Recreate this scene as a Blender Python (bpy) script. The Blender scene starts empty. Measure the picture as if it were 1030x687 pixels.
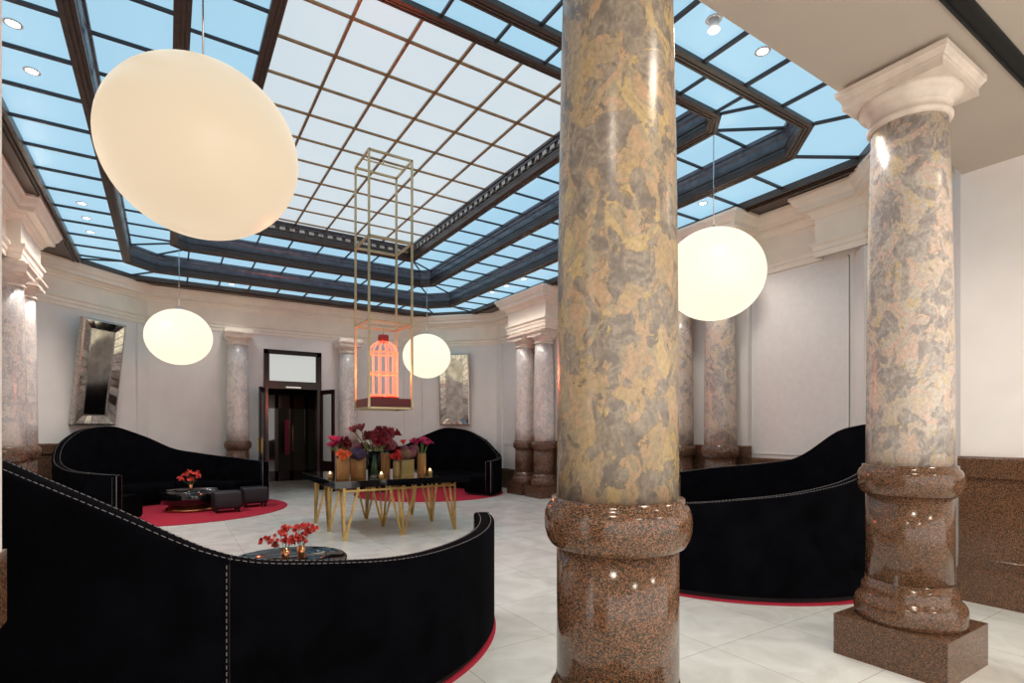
import bpy, math, random
from math import sin, cos, pi, radians as R, sqrt, atan2
from mathutils import Vector, Matrix
random.seed(7)
SC = bpy.context.scene
COL = SC.collection

# ------------------------------------------------------------------ camera, world, lights, exposure
cam = bpy.data.objects.new('camera', bpy.data.cameras.new('camera'))
COL.objects.link(cam)
cam.location = (0, 0, 1.5)
cam.rotation_euler = (R(90), 0, R(-32.58))
cam.data.sensor_width = 36
cam.data.lens = 543 * 36 / 1030
cam.data.shift_y = (434 - 343.5) / 1030
cam.data.clip_start = 0.05
SC.camera = cam
SC.view_settings.view_transform = 'Standard'
SC.view_settings.look = 'None'
SC.view_settings.gamma = 1
SC.view_settings.exposure = 0.52
SC.view_settings.use_curve_mapping = False
W = bpy.data.worlds.new('world'); SC.world = W
W.use_nodes = True
W.node_tree.nodes['Background'].inputs[0].default_value = (1.0, 0.95, 0.89, 1)
W.node_tree.nodes['Background'].inputs[1].default_value = 1.45
GLASS_C = (0.41, 0.48, 0.52); GLASS_CS = 1.0      # laylight, centre field
GLASS_R = (0.26, 0.44, 0.56); GLASS_RS = 1.0      # laylight, the stepped rings
SPOT_W = 95.0
def spot(name, loc, w, col=(1, .86, .7), size=150, r=.12):
    l = bpy.data.lights.new(name, 'SPOT'); l.energy = w; l.color = col
    l.spot_size = R(size); l.spot_blend = .6; l.shadow_soft_size = r
    o = bpy.data.objects.new(name, l); o.location = loc; COL.objects.link(o); return o
# added warm fill spots without fittings, over and behind the viewer
for x, y in ((-.2, .2), (2.2, .2), (4.6, .2), (1.0, -2.0), (3.6, -2.0)):
    spot('soffit_fill', (x, y, 3.78), 62, (1, .87, .72), r=.2)

# ------------------------------------------------------------------ materials
def nt(name):
    m = bpy.data.materials.new(name); m.use_nodes = True
    t = m.node_tree; b = t.nodes['Principled BSDF']; return m, t, b
def N(t, k, **kw):
    n = t.nodes.new(k)
    for a, v in kw.items(): setattr(n, a, v)
    return n
def plain(name, col, rough=.5, metal=0, spec=.5, noise=0, nscale=8, coat=0, bump=0, bscale=60):
    m, t, b = nt(name)
    b.inputs['Base Color'].default_value = (*col, 1)
    b.inputs['Roughness'].default_value = rough
    b.inputs['Metallic'].default_value = metal
    b.inputs['Specular IOR Level'].default_value = spec
    b.inputs['Coat Weight'].default_value = coat
    g = N(t, 'ShaderNodeNewGeometry')
    nz = N(t, 'ShaderNodeTexNoise'); nz.inputs['Scale'].default_value = nscale; nz.inputs['Detail'].default_value = 5
    t.links.new(g.outputs['Position'], nz.inputs['Vector'])
    rp = N(t, 'ShaderNodeValToRGB')
    k = noise
    rp.color_ramp.elements[0].position = .3; rp.color_ramp.elements[1].position = .7
    rp.color_ramp.elements[0].color = (*[c * (1 - k) for c in col], 1)
    rp.color_ramp.elements[1].color = (*[min(1, c * (1 + k)) for c in col], 1)
    t.links.new(nz.outputs['Fac'], rp.inputs[0]); t.links.new(rp.outputs[0], b.inputs['Base Color'])
    if bump:
        n2 = N(t, 'ShaderNodeTexNoise'); n2.inputs['Scale'].default_value = bscale
        t.links.new(g.outputs['Position'], n2.inputs['Vector'])
        bp = N(t, 'ShaderNodeBump'); bp.inputs['Strength'].default_value = bump; bp.inputs['Distance'].default_value = .01
        t.links.new(n2.outputs['Fac'], bp.inputs['Height']); t.links.new(bp.outputs[0], b.inputs['Normal'])
    return m
def emit(name, col, s, rough=None):
    m, t, b = nt(name)
    b.inputs['Base Color'].default_value = (*[c * .3 for c in col], 1)
    b.inputs['Emission Color'].default_value = (*col, 1)
    b.inputs['Emission Strength'].default_value = s
    b.inputs['Roughness'].default_value = rough if rough is not None else .5
    if rough is None: b.inputs['Specular IOR Level'].default_value = 0
    return m
def marble(name, base, greys, scale=5.0, rough=.14, stretch=.7, amount=.5, seed=0):
    """flat stone fields with sharp-edged grey blotches and dark hair veins"""
    m, t, b = nt(name)
    g = N(t, 'ShaderNodeNewGeometry')
    mp = N(t, 'ShaderNodeMapping'); mp.inputs['Scale'].default_value = (1, 1, stretch); mp.inputs['Location'].default_value = (seed, seed * .7, 0)
    t.links.new(g.outputs['Position'], mp.inputs['Vector'])
    def noise(sc, det, dis, rough_=.5):
        n = N(t, 'ShaderNodeTexNoise'); n.inputs['Scale'].default_value = sc; n.inputs['Detail'].default_value = det
        n.inputs['Distortion'].default_value = dis; n.inputs['Roughness'].default_value = rough_
        t.links.new(mp.outputs[0], n.inputs['Vector']); return n
    def ramp(src, stops, mode='LINEAR'):
        r_ = N(t, 'ShaderNodeValToRGB'); r_.color_ramp.interpolation = mode; el = r_.color_ramp.elements
        el[0].position = stops[0][0]; el[0].color = (*stops[0][1], 1); el[1].position = stops[-1][0]; el[1].color = (*stops[-1][1], 1)
        for p_, c_ in stops[1:-1]:
            e_ = el.new(p_); e_.color = (*c_, 1)
        t.links.new(src, r_.inputs[0]); return r_
    def mix(f, a_, b_, mode='MIX', fac=None):
        x = N(t, 'ShaderNodeMix', data_type='RGBA', blend_type=mode)
        if fac is not None: x.inputs[0].default_value = fac
        else: t.links.new(f, x.inputs[0])
        for s_, k in ((a_, 6), (b_, 7)):
            t.links.new(s_, x.inputs[k])
        return x.outputs[2]
    k = len(base)
    st = []
    for i_, c_ in enumerate(base):
        lo = .33 + .34 * i_ / k; hi = .33 + .34 * (i_ + 1) / k
        st += [(lo + .006, c_), (hi - .006, c_)]
    A = ramp(noise(scale * .8, 3.5, .9).outputs['Fac'], st)
    st = [(.38, greys[0]), (.48, greys[1]), (.52, greys[2]), (.64, greys[0])]
    B = ramp(noise(scale * 1.7, 4, .7).outputs['Fac'], st)
    n3 = noise(scale * 1.15, 6, .9, .6); K = .62 - .24 * amount
    mk = ramp(n3.outputs['Fac'], [(K - .012, (0, 0, 0)), (K + .012, (1, 1, 1))])
    c1 = mix(mk.outputs[0], A.outputs[0], B.outputs[0])
    v1 = ramp(n3.outputs['Fac'], [(K - .014, (1, 1, 1)), (K - .004, (.55, .48, .40)), (K + .008, (1, 1, 1))])
    c2 = mix(None, c1, v1.outputs[0], 'MULTIPLY', .6)
    n4 = noise(scale * 3.2, 5, 1.4)
    v2 = ramp(n4.outputs['Fac'], [(.485, (1, 1, 1)), (.5, (.5, .44, .38)), (.515, (1, 1, 1))])
    c3 = mix(None, c2, v2.outputs[0], 'MULTIPLY', .45)
    n5 = noise(scale * 9, 4, .3)
    v3 = ramp(n5.outputs['Fac'], [(.35, (.82, .82, .82)), (.65, (1.12, 1.12, 1.12))])
    c4 = mix(None, c3, v3.outputs[0], 'MULTIPLY', .8)
    t.links.new(c4, b.inputs['Base Color'])
    b.inputs['Roughness'].default_value = rough
    return m
def granite(name, scale=150, rough=.1, mul=1.0, tint=(1, 1, 1)):
    m, t, b = nt(name)
    g = N(t, 'ShaderNodeNewGeometry')
    v = N(t, 'ShaderNodeTexVoronoi'); v.inputs['Scale'].default_value = scale
    t.links.new(g.outputs['Position'], v.inputs['Vector'])
    sp = N(t, 'ShaderNodeSeparateColor'); t.links.new(v.outputs['Color'], sp.inputs[0])
    rp = N(t, 'ShaderNodeValToRGB'); rp.color_ramp.interpolation = 'LINEAR'
    el = rp.color_ramp.elements
    cs = [(0, (.018, .016, .013)), (.3, (.05, .038, .028)), (.55, (.12, .075, .05)), (.74, (.22, .095, .05)), (.88, (.33, .13, .06)), (1, (.26, .19, .15))]
    cs = [(p, tuple(c * mul * k for c, k in zip(q, tint))) for p, q in cs]
    el[0].position = 0; el[0].color = (*cs[0][1], 1); el[1].position = 1; el[1].color = (*cs[-1][1], 1)
    for p, c in cs[1:-1]:
        e = el.new(p); e.color = (*c, 1)
    t.links.new(sp.outputs[0], rp.inputs[0]); t.links.new(rp.outputs[0], b.inputs['Base Color'])
    b.inputs['Roughness'].default_value = rough
    return m
M = {}
M['wall'] = plain('cream_plaster', (.84, .80, .765), .75, noise=.03, nscale=3)
M['panel'] = plain('pale_grey_panel', (.80, .77, .75), .6, noise=.03, nscale=14)
M['cornice'] = plain('cream_moulding', (.90, .81, .70), .55, noise=.04, nscale=4)
M['soffit'] = plain('tan_ceiling_paint', (.53, .46, .39), .8, noise=.02, nscale=3)
M['capital'] = plain('polished_limestone', (.78, .66, .57), .28, noise=.12, nscale=9)
M['marble_yellow_lit'] = marble('yellow_lit_scagliola', [(.42, .30, .17), (.37, .28, .18), (.44, .30, .19), (.35, .28, .19), (.46, .34, .18)], [(.20, .165, .14), (.26, .215, .175), (.32, .265, .205)], 7.5, .24, .75, amount=.40)  # same stone as the other columns; yellower lighting put into its colour
M['marble_pink'] = marble('pinkish_grey_scagliola', [(.62, .51, .39), (.58, .49, .42), (.66, .49, .40), (.60, .53, .46), (.63, .50, .34)], [(.35, .31, .29), (.43, .38, .355), (.52, .465, .42)], 7.0, .26, .75, amount=.45, seed=3)
M['marble_pale'] = marble('pale_grey_pink_scagliola', [(.82, .74, .67), (.78, .72, .68), (.83, .73, .66), (.80, .76, .72)], [(.62, .58, .57), (.68, .64, .62), (.73, .69, .66)], 6.5, .2, amount=.4, seed=5)
M['granite'] = granite('red_brown_granite', 270, .13, .95, (1, .97, .88))
M['granite_far'] = granite('red_brown_granite_fine', 150, .2, 1.0)
M['darkwood'] = plain('dark_bronze_beam', (.035, .028, .028), .28, noise=.4, nscale=14, spec=.7)
M['bluebeam'] = plain('blue_black_bronze', (.075, .085, .115), .25, noise=.3, nscale=9, spec=.7)
M['brownbeam'] = plain('brown_bronze', (.05, .029, .02), .35, noise=.35, nscale=20, spec=.6)
M['muntin'] = plain('brass_brown_muntin', (.30, .19, .10), .4, .6, noise=.2)
M['darkmuntin'] = plain('dark_muntin', (.03, .03, .04), .4)
M['black'] = plain('black_lacquer', (.006, .006, .007), .06, spec=.6, coat=.5)
M['blackmatt'] = plain('matt_black', (.004, .004, .004), .7)
M['velvet'] = plain('black_velvet', (.0022, .0022, .0035), .95, spec=.04, noise=.5, nscale=5)
M['leather'] = plain('black_leather', (.012, .013, .02), .38, bump=.3, bscale=150)
M['thread'] = plain('off_white_thread', (.34, .32, .32), .8)
M['rug'] = plain('crimson_wool', (.42, .03, .055), .95, spec=.1, noise=.15, nscale=90, bump=.5, bscale=200)
M['brass'] = plain('aged_brass', (.55, .37, .13), .3, .85, noise=.2, nscale=12)
M['brasspale'] = plain('pale_brass', (.60, .50, .30), .35, .7, noise=.1)
M['copper'] = plain('copper', (.75, .33, .16), .2, .9, noise=.1)
M['redbox'] = plain('dark_red_metal', (.16, .012, .012), .4)
M['redcap'] = plain('red_enamel', (.45, .03, .02), .4)
M['mirror'] = plain('antiqued_mirror', (.42, .40, .37), .1, 1.0, noise=.35, nscale=5)
M['mirrorframe'] = plain('silvered_glass_tile', (.62, .60, .56), .12, 1.0, noise=.3, nscale=16)
M['silver'] = plain('silver_leaf', (.50, .47, .43), .3, .9, noise=.3, nscale=30)
M['doorwood'] = plain('espresso_wood', (.018, .006, .006), .2, spec=.5, noise=.3, nscale=10)
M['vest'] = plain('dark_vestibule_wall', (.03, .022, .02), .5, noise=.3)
M['transom'] = emit('lit_frosted_transom', (.55, .57, .55), .62, .3)
M['magenta'] = plain('magenta_cloth', (.22, .02, .06), .7)
M['chrome'] = plain('chrome', (.75, .75, .75), .12, 1)
M['globe'] = emit('opal_glass_globe', (1, .80, .56), .50, .35)
M['globe_hot'] = emit('opal_glass_globe_bright', (1, .90, .68), .74, .35)
M['neon'] = emit('orange_red_neon', (1, .10, .04), 2.6)
M['neonhot'] = emit('pink_white_neon', (1, .15, .085), 2.0)
M['flame'] = emit('candle_flame', (1, .6, .25), 9)
M['lens'] = emit('downlight_lens', (1, .92, .84), 8)
M['white'] = plain('white_metal', (.7, .68, .66), .4)
def glass(name, col, rough=0.0):
    m, t, b = nt(name)
    b.inputs['Base Color'].default_value = (*col, 1); b.inputs['Roughness'].default_value = rough
    b.inputs['Transmission Weight'].default_value = 1; b.inputs['IOR'].default_value = 1.3
    return m
M['amber_clear'] = glass('clear_amber_glass', (.85, .50, .20))
M['amber'] = glass('ribbed_amber_glass', (.85, .45, .17), .12)
M['ambergold'] = glass('gold_glass', (.88, .62, .24), .12)
for k_ in ('amber', 'ambergold'): M[k_].node_tree.nodes['Principled BSDF'].inputs['Transmission Weight'].default_value = .6
M['clear'] = glass('clear_glass', (.93, .98, .93))
def _pane():
    m, t, b = nt('door_glass'); b.inputs['Base Color'].default_value = (.92, .95, .93, 1); b.inputs['Transmission Weight'].default_value = 1
    b.inputs['IOR'].default_value = 1.12; b.inputs['Roughness'].default_value = .0; return m
M['pane'] = _pane()
M['pane_dark'] = plain('dark_door_glass', (.05, .05, .05), .04, .3, coat=1)
M['stem'] = plain('green_stem', (.16, .26, .07), .5, noise=.2)
M['petal_dark'] = plain('dark_red_petal', (.20, .008, .018), .5, noise=.35, nscale=40)
M['petal_mag'] = plain('magenta_petal', (.50, .015, .10), .5, noise=.3, nscale=40)
M['petal_red'] = plain('scarlet_petal', (.75, .035, .03), .5, noise=.25, nscale=40)
M['petal_orange'] = plain('orange_petal', (.85, .14, .03), .5, noise=.2, nscale=40)
M['petal_coral'] = plain('coral_petal', (.80, .09, .07), .5, noise=.25, nscale=50)
M['hyd_purple'] = plain('purple_hydrangea', (.06, .035, .085), .7, noise=.5, nscale=70)
M['hyd_pink'] = plain('dusty_pink_hydrangea', (.33, .10, .13), .7, noise=.6, nscale=60)
M['hyd_green'] = plain('pink_green_hydrangea', (.30, .16, .10), .7, noise=.6, nscale=60)
# laylight glass: lit from behind, satin surface
M['glass_c'] = emit('satin_laylight_glass_centre', GLASS_C, GLASS_CS, .35)
M['glass_r'] = emit('satin_laylight_glass_ring', GLASS_R, GLASS_RS, .25)
# floor
def floor_mat():
    m, t, b = nt('pale_marble_tiles')
    g = N(t, 'ShaderNodeNewGeometry')
    br = N(t, 'ShaderNodeTexBrick'); br.offset = 0.0; br.squash = 1
    br.inputs['Scale'].default_value = 1; br.inputs['Brick Width'].default_value = .8; br.inputs['Row Height'].default_value = .8
    br.inputs['Mortar Size'].default_value = .004; br.inputs['Mortar Smooth'].default_value = .3; br.inputs['Bias'].default_value = 0
    br.inputs['Color1'].default_value = (.80, .81, .78, 1); br.inputs['Color2'].default_value = (.73, .75, .72, 1)
    br.inputs['Mortar'].default_value = (.52, .49, .45, 1)
    t.links.new(g.outputs['Position'], br.inputs['Vector'])
    nz = N(t, 'ShaderNodeTexNoise'); nz.inputs['Scale'].default_value = 3.2; nz.inputs['Detail'].default_value = 7; nz.inputs['Distortion'].default_value = .8
    t.links.new(g.outputs['Position'], nz.inputs['Vector'])
    rp = N(t, 'ShaderNodeValToRGB'); rp.color_ramp.elements[0].position = .35; rp.color_ramp.elements[1].position = .65
    rp.color_ramp.elements[0].color = (.86, .85, .83, 1); rp.color_ramp.elements[1].color = (1.05, 1.05, 1.04, 1)
    t.links.new(nz.outputs['Fac'], rp.inputs[0])
    mx = N(t, 'ShaderNodeMix', data_type='RGBA', blend_type='MULTIPLY'); mx.inputs[0].default_value = 1
    t.links.new(br.outputs['Color'], mx.inputs[6]); t.links.new(rp.outputs[0], mx.inputs[7])
    t.links.new(mx.outputs[2], b.inputs['Base Color'])
    b.inputs['Roughness'].default_value = .22; b.inputs['Specular IOR Level'].default_value = .45
    return m
M['floor'] = floor_mat()

# ------------------------------------------------------------------ mesh helpers
class MB:
    def __init__(s): s.v = []; s.f = []; s.sm = []; s.mi = []; s.cur = 0
    def add(s, vs, fs, smooth=False):
        o = len(s.v); s.v += [tuple(p) for p in vs]
        for f in fs: s.f.append(tuple(i + o for i in f)); s.sm.append(smooth); s.mi.append(s.cur)
    def box(s, x0, x1, y0, y1, z0, z1, T=None):
        vs = [(x, y, z) for z in (z0, z1) for x, y in ((x0, y0), (x1, y0), (x1, y1), (x0, y1))]
        if T is not None: vs = [T @ Vector(p) for p in vs]
        s.add(vs, [(3, 2, 1, 0), (4, 5, 6, 7), (0, 1, 5, 4), (1, 2, 6, 5), (2, 3, 7, 6), (3, 0, 4, 7)])
    def rbox(s, x0, x1, y0, y1, z0, z1, r, T=None, n=4):
        """box with rounded vertical and horizontal edges"""
        rings = []
        zs = [(z0 + r - r * cos(a), r - r * sin(a)) for a in [i * pi / 2 / n for i in range(n + 1)]]
        zs += [(z1 - r + r * sin(a), r - r * cos(a)) for a in [i * pi / 2 / n for i in range(n + 1)]]
        for z, ins in zs:
            ring = []
            for cx, cy, a0 in ((x1 - r, y1 - r, 0), (x0 + r, y1 - r, pi / 2), (x0 + r, y0 + r, pi), (x1 - r, y0 + r, 1.5 * pi)):
                for i in range(n + 1):
                    a = a0 + i * pi / 2 / n; q = r - ins
                    ring.append((cx + q * cos(a), cy + q * sin(a), z))
            rings.append(ring)
        s.loft(rings, T, True)
    def loft(s, rings, T=None, smooth=True, caps=True, closed=True):
        n = len(rings[0]); vs = [p for r in rings for p in r]
        if T is not None: vs = [T @ Vector(p) for p in vs]
        fs = []
        for j in range(len(rings) - 1):
            for i in range(n if closed else n - 1):
                k = (i + 1) % n; fs.append((j * n + i, j * n + k, (j + 1) * n + k, (j + 1) * n + i))
        s.add(vs, fs, smooth)
        if caps:
            o = len(s.v) - len(vs)
            s.f.append(tuple(o + i for i in reversed(range(n)))); s.sm.append(False); s.mi.append(s.cur)
            s.f.append(tuple(o + (len(rings) - 1) * n + i for i in range(n))); s.sm.append(False); s.mi.append(s.cur)
    def lathe(s, prof, cx=0, cy=0, n=48, T=None, smooth=True, caps=True):
        rings = [[(cx + max(r, 1e-4) * cos(2 * pi * i / n), cy + max(r, 1e-4) * sin(2 * pi * i / n), z) for i in range(n)] for r, z in prof]
        s.loft(rings, T, smooth, caps)
    def tube(s, pts, r, n=8, closed=False, smooth=True, r1=None):
        pts = [Vector(p) for p in pts]; m = len(pts); rings = []
        up = None
        for i, p in enumerate(pts):
            if closed: d = pts[(i + 1) % m] - pts[i - 1]
            else: d = pts[min(i + 1, m - 1)] - pts[max(i - 1, 0)]
            if d.length < 1e-9: d = Vector((0, 0, 1))
            d.normalize()
            if up is None: up = Vector((0, 0, 1)) if abs(d.z) < .9 else Vector((1, 0, 0))
            a = d.cross(up)
            if a.length < 1e-4: a = d.cross(Vector((0, 1, 0)))
            a.normalize(); b = a.cross(d).normalized(); up = b
            rr = r if r1 is None else r + (r1 - r) * i / max(1, m - 1)
            rings.append([tuple(p + a * rr * cos(2 * pi * k / n) + b * rr * sin(2 * pi * k / n)) for k in range(n)])
        if closed: rings.append(rings[0])
        s.loft(rings, None, smooth, not closed)
    def bar(s, a, b, w, h=None):
        """square-section bar"""
        h = h or w; a = Vector(a); b = Vector(b); d = (b - a)
        L = d.length; d.normalize()
        up = Vector((0, 0, 1)) if abs(d.z) < .95 else Vector((0, 1, 0))
        x = d.cross(up).normalized(); y = x.cross(d).normalized()
        vs = [a + d * t + x * sx * w / 2 + y * sy * h / 2 for t in (0, L) for sx, sy in ((-1, -1), (1, -1), (1, 1), (-1, 1))]
        s.add(vs, [(3, 2, 1, 0), (4, 5, 6, 7), (0, 1, 5, 4), (1, 2, 6, 5), (2, 3, 7, 6), (3, 0, 4, 7)])
    def sweep(s, path, prof, closed=False, smooth=False, closeprof=True):
        """sweep (offset to the left of travel, z) profile along a plan polyline with mitred corners"""
        n = len(path); P = [Vector((p[0], p[1])) for p in path]; rings = []
        for i in range(n):
            d1 = (P[i] - P[i - 1]) if (closed or i > 0) else None
            d2 = (P[(i + 1) % n] - P[i]) if (closed or i < n - 1) else None
            if d1 is None: d1 = d2
            if d2 is None: d2 = d1
            d1 = d1.normalized(); d2 = d2.normalized()
            n1 = Vector((-d1.y, d1.x)); n2 = Vector((-d2.y, d2.x))
            m = n1 + n2; m = m / max(.05, m.dot(n1))
            rings.append([(P[i].x + m.x * o, P[i].y + m.y * o, z) for o, z in prof])
        if closed: rings.append(rings[0])
        s.loft(rings, None, smooth, caps=(not closed and closeprof), closed=closeprof)
    def sphere(s, c, r, nu=24, nv=14, sz=1.0):
        rings = [[(c[0] + r * sin(a) * cos(2 * pi * i / nu), c[1] + r * sin(a) * sin(2 * pi * i / nu), c[2] - r * sz * cos(a)) for i in range(nu)]
                 for a in [max(.02, min(pi - .02, pi * j / nv)) for j in range(nv + 1)]]
        s.loft(rings, None, True, True)
    def build(s, name, mat, parent=None, loc=(0, 0, 0)):
        me = bpy.data.meshes.new(name); me.from_pydata(s.v, [], s.f)
        for mm in (mat if isinstance(mat, (list, tuple)) else [mat]): me.materials.append(mm)
        me.polygons.foreach_set('use_smooth', s.sm); me.polygons.foreach_set('material_index', s.mi)
        me.update()
        import bmesh
        bm = bmesh.new(); bm.from_mesh(me); bmesh.ops.recalc_face_normals(bm, faces=bm.faces); bm.to_mesh(me); bm.free()
        o = bpy.data.objects.new(name, me); COL.objects.link(o)
        o.location = loc
        if parent is not None: o.parent = parent
        return o
def tag(o, label, cat, group=None, kind=None):
    o['label'] = label; o['category'] = cat
    if group: o['group'] = group
    if kind: o['kind'] = kind
    return o
def thing(name, label, cat, loc, rz=0, group=None):
    o = bpy.data.objects.new(name, None); COL.objects.link(o); o.empty_display_size = .1
    o.location = loc; o.rotation_euler = (0, 0, rz); return tag(o, label, cat, group)
def struct(name, mb, mat, parent=None):
    o = mb.build(name, mat, parent)
    if parent is None: o['kind'] = 'structure'
    return o
def octo(x0, x1, y0, y1, c):
    if c < .02: return [(x1, y0), (x1, y1), (x0, y1), (x0, y0)]
    return [(x1 - c, y0), (x1, y0 + c), (x1, y1 - c), (x1 - c, y1), (x0 + c, y1), (x0, y1 - c), (x0, y0 + c), (x0 + c, y0)]

# ------------------------------------------------------------------ floor, soffit, walls
XR, XL, YB = 7.62, -2.2, 14.4
f = MB(); f.box(-6, 9, -4, 20, -.1, 0); struct('floor', f, M['floor'])
SZ = 3.82
c = MB(); c.box(-3, 6.4, -3.2, 1.12, SZ, SZ + .12); c.box(-3, 6.4, 1.20, 1.908, SZ, SZ + .12)
c.box(-3, 6.4, 1.12, 1.20, SZ + .10, SZ + .12); c.box(-3, 7.7, 1.80, 1.908, SZ + .12, 5.0)
struct('ceiling', c, M['soffit'])
t = MB(); t.box(-3, 6.05, 1.105, 1.125, SZ - .012, SZ + .02); t.box(-3, 6.05, 1.19, 1.205, SZ - .012, SZ + .02)
t.box(-3, 6.05, 1.125, 1.19, SZ + .004, SZ + .09)
struct('trim_1', t, M['blackmatt'])

PATH = [(6.05, -1.6), (6.05, 1.93), (XR, 3.5), (XR, 12.65), (5.87, YB), (-.37, YB), (XL, 12.57), (XL, 3.5), (-.7, 1.95)]
def wallseg(name, a, b, z0=0, z1=5.0, mat='wall', th=.15):
    a = Vector(a); b = Vector(b); d = (b - a).normalized(); n = Vector((d.y, -d.x)) * th
    m = MB(); q = [a, b, b + n, a + n]
    m.add([(p.x, p.y, z) for z in (z0, z1) for p in q], [(3, 2, 1, 0), (4, 5, 6, 7), (0, 1, 5, 4), (1, 2, 6, 5), (2, 3, 7, 6), (3, 0, 4, 7)])
    return struct(name, m, M[mat])
wallseg('wall_right_near', PATH[0], PATH[1], z1=SZ)
wallseg('wall_right_corner', PATH[1], PATH[2])
wallseg('wall_right', PATH[2], PATH[3])
wallseg('wall_back_right_corner', PATH[3], PATH[4])
DX0, DX1, DZ = 1.99, 3.35, 3.52
m = MB(); m.box(DX1, 5.95, YB, YB + .15, 0, 5.0); m.box(-.45, DX0, YB, YB + .15, 0, 5.0); m.box(DX0, DX1, YB, YB + .15, DZ, 5.0)
struct('wall_back', m, M['wall'])
wallseg('wall_back_left_corner', PATH[5], PATH[6])
wallseg('wall_left', PATH[6], PATH[7])
m = MB(); m.box(XL, XL + .35, 3.8, 9.6, 0, 4.9); struct('wall_left_bay', m, M['wall'])
wallseg('wall_left_corner', PATH[7], PATH[8])
# pier at the left edge of view, with its granite wainscot cap
m = MB(); m.box(-1.4, -.2565, .55, 1.345, 1.28, SZ); struct('wall_left_pier', m, M['wall'])
m = MB(); m.box(-1.4, -.253, .55, 1.363, 1.145, 1.28); m.box(-1.4, -.30, .55, 1.32, 0, 1.145)
struct('trim_2', m, M['granite'])

# entablature running round the room, breaking forward over the paired columns
def brk(x, y0, y1, dx, up=True):
    a = [(x, y0), (x + dx, y0), (x + dx, y1), (x, y1)]
    return a if up else a[::-1]
PR = -.56
epath = [(6.12, 2.0), (7.44, 3.32), (7.44, 3.95), (XR, 3.95)] + brk(XR, 5.0, 6.55, PR) + brk(XR, 9.68, 11.2, PR) + [(XR, 12.65), (5.87, YB), (-.37, YB), (XL, 12.57)] \
    + [(XL, 11.2), (XL + .50, 11.2), (XL + .50, 9.85), (XL + .35, 9.85), (XL + .35, 3.8), (XL, 3.5), (-.7, 2.0)]
ZSH = lambda z: 3.86 + (z - 3.84) * 1.04
prof = [(0, 3.84), (.03, 3.84), (.03, 3.91), (.05, 3.92), (.05, 3.97), (.09, 4.0), (.09, 4.035), (.02, 4.045), (.02, 4.33), (.05, 4.34), (.06, 4.37),
        (.11, 4.41), (.11, 4.43), (.22, 4.44), (.22, 4.50), (.24, 4.505), (.27, 4.53), (.31, 4.59), (.33, 4.60), (.33, 4.64), (0, 4.66)]
prof = [(o_ * .78, ZSH(z_)) for o_, z_ in prof]
m = MB(); m.sweep(epath, prof); struct('trim_3', m, M['cornice'])
m = MB()
for x0, x1 in ((XR + PR, XR), (XL, XL - PR)):
    for y0, y1 in ((5.0, 6.55), (9.68, 11.2)):
        if x0 == XL and y0 < 6: continue
        if x0 == XL: y0, x1 = 9.85, XL + .50
        m.box(x0, x1, y0, y1, 3.795, 4.69)
m.box(1.10, 1.68, 13.75, YB, 3.79, 3.86); m.box(3.66, 4.24, 13.75, YB, 3.79, 3.86)
struct('trim_4', m, M['cornice'])
# pilasters behind the pairs and corner strips
m = MB()
for x0, x1 in ((XR - .10, XR), (XL, XL + .10)):
    for y0, y1 in ((5.05, 6.5), (9.73, 11.15)): m.box(x0, x1, y0, y1, 1.28, 3.84)
def strip(mb, p, d, w, th, z0, z1):
    d = Vector(d).normalized(); n = Vector((-d.y, d.x)); p = Vector(p)
    q = [p, p + d * w, p + d * w + n * th, p + n * th]
    mb.add([(v.x, v.y, z) for z in (z0, z1) for v in q], [(3, 2, 1, 0), (4, 5, 6, 7), (0, 1, 5, 4), (1, 2, 6, 5), (2, 3, 7, 6), (3, 0, 4, 7)])
for i in (2, 3, 4, 5):
    p = Vector(PATH[i + 0]); a = (Vector(PATH[i - 1]) - p); b = (Vector(PATH[i + 1]) - p)
    strip(m, p + a.normalized() * .28, -a, .28, .05, 0, 3.84); (strip(m, p, b, .28, .05, 0, 3.84) if i != 2 else None)
struct('trim_5', m, M['wall'])
# wall panels with a thin moulding frame
m = MB(); e = MB()
def panel(y0, y1, x, sgn, z0, z1):
    m.box(min(x, x - sgn * .012), max(x, x - sgn * .012), y0, y1, z0, z1)
    for a in ((y0, y0 + .02, z0, z1), (y1 - .02, y1, z0, z1), (y0, y1, z0, z0 + .012), (y0, y1, z1 - .02, z1)):
        e.box(min(x, x - sgn * .018), max(x, x - sgn * .018), a[0], a[1], a[2], a[3])
panel(3.62, 5.02, XR, 1, 1.16, 3.84); panel(6.6, 9.6, XR, 1, 1.16, 3.84); panel(11.3, 12.3, XR, 1, 1.16, 3.84)
struct('wall_right_panels', m, M['panel']); struct('trim_6', e, M['wall'])
# granite wainscot
def dado(name, path, z1=1.28, mat='granite'):
    pr = [(0, 0), (.10, 0), (.10, .285), (.06, .30), (.06, .385), (.05, .39), (.05, z1 - .19), (.075, z1 - .185), (.075, z1 - .02), (.06, z1), (0, z1)]
    m = MB(); m.sweep(path, pr); return struct(name, m, M[mat])
dado('baseboard_right_near', [(6.05, -1.6), (6.05, 1.93)])
dado('baseboard_right_corner', [(6.15, 2.03), (XR, 3.5), (XR, 5.05)], 1.10)
for k, (y0, y1) in enumerate(((5.0, 6.6), (9.68, 11.2))):
    dado('baseboard_right_pair_%d' % (k + 1), [(XR - .06, y0), (XR - .06, y1)], 1.28, 'granite_far')
dado('baseboard_left', [(XL + .06, 11.2), (XL + .06, 9.68)], 1.28, 'granite_far')
dado('baseboard_left_corner', [(-.5, YB - .13), (XL, 12.57), (XL, 11.3)], 1.28, 'granite_far')
m = MB(); m.sweep([(XR - .12, 12.78), (6.1, YB - .23)], [(0, 0), (.03, 0), (.03, .4), (.01, 1.28), (0, 1.28)]); struct('baseboard_back_right_corner', m, M['granite_far'])
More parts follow.
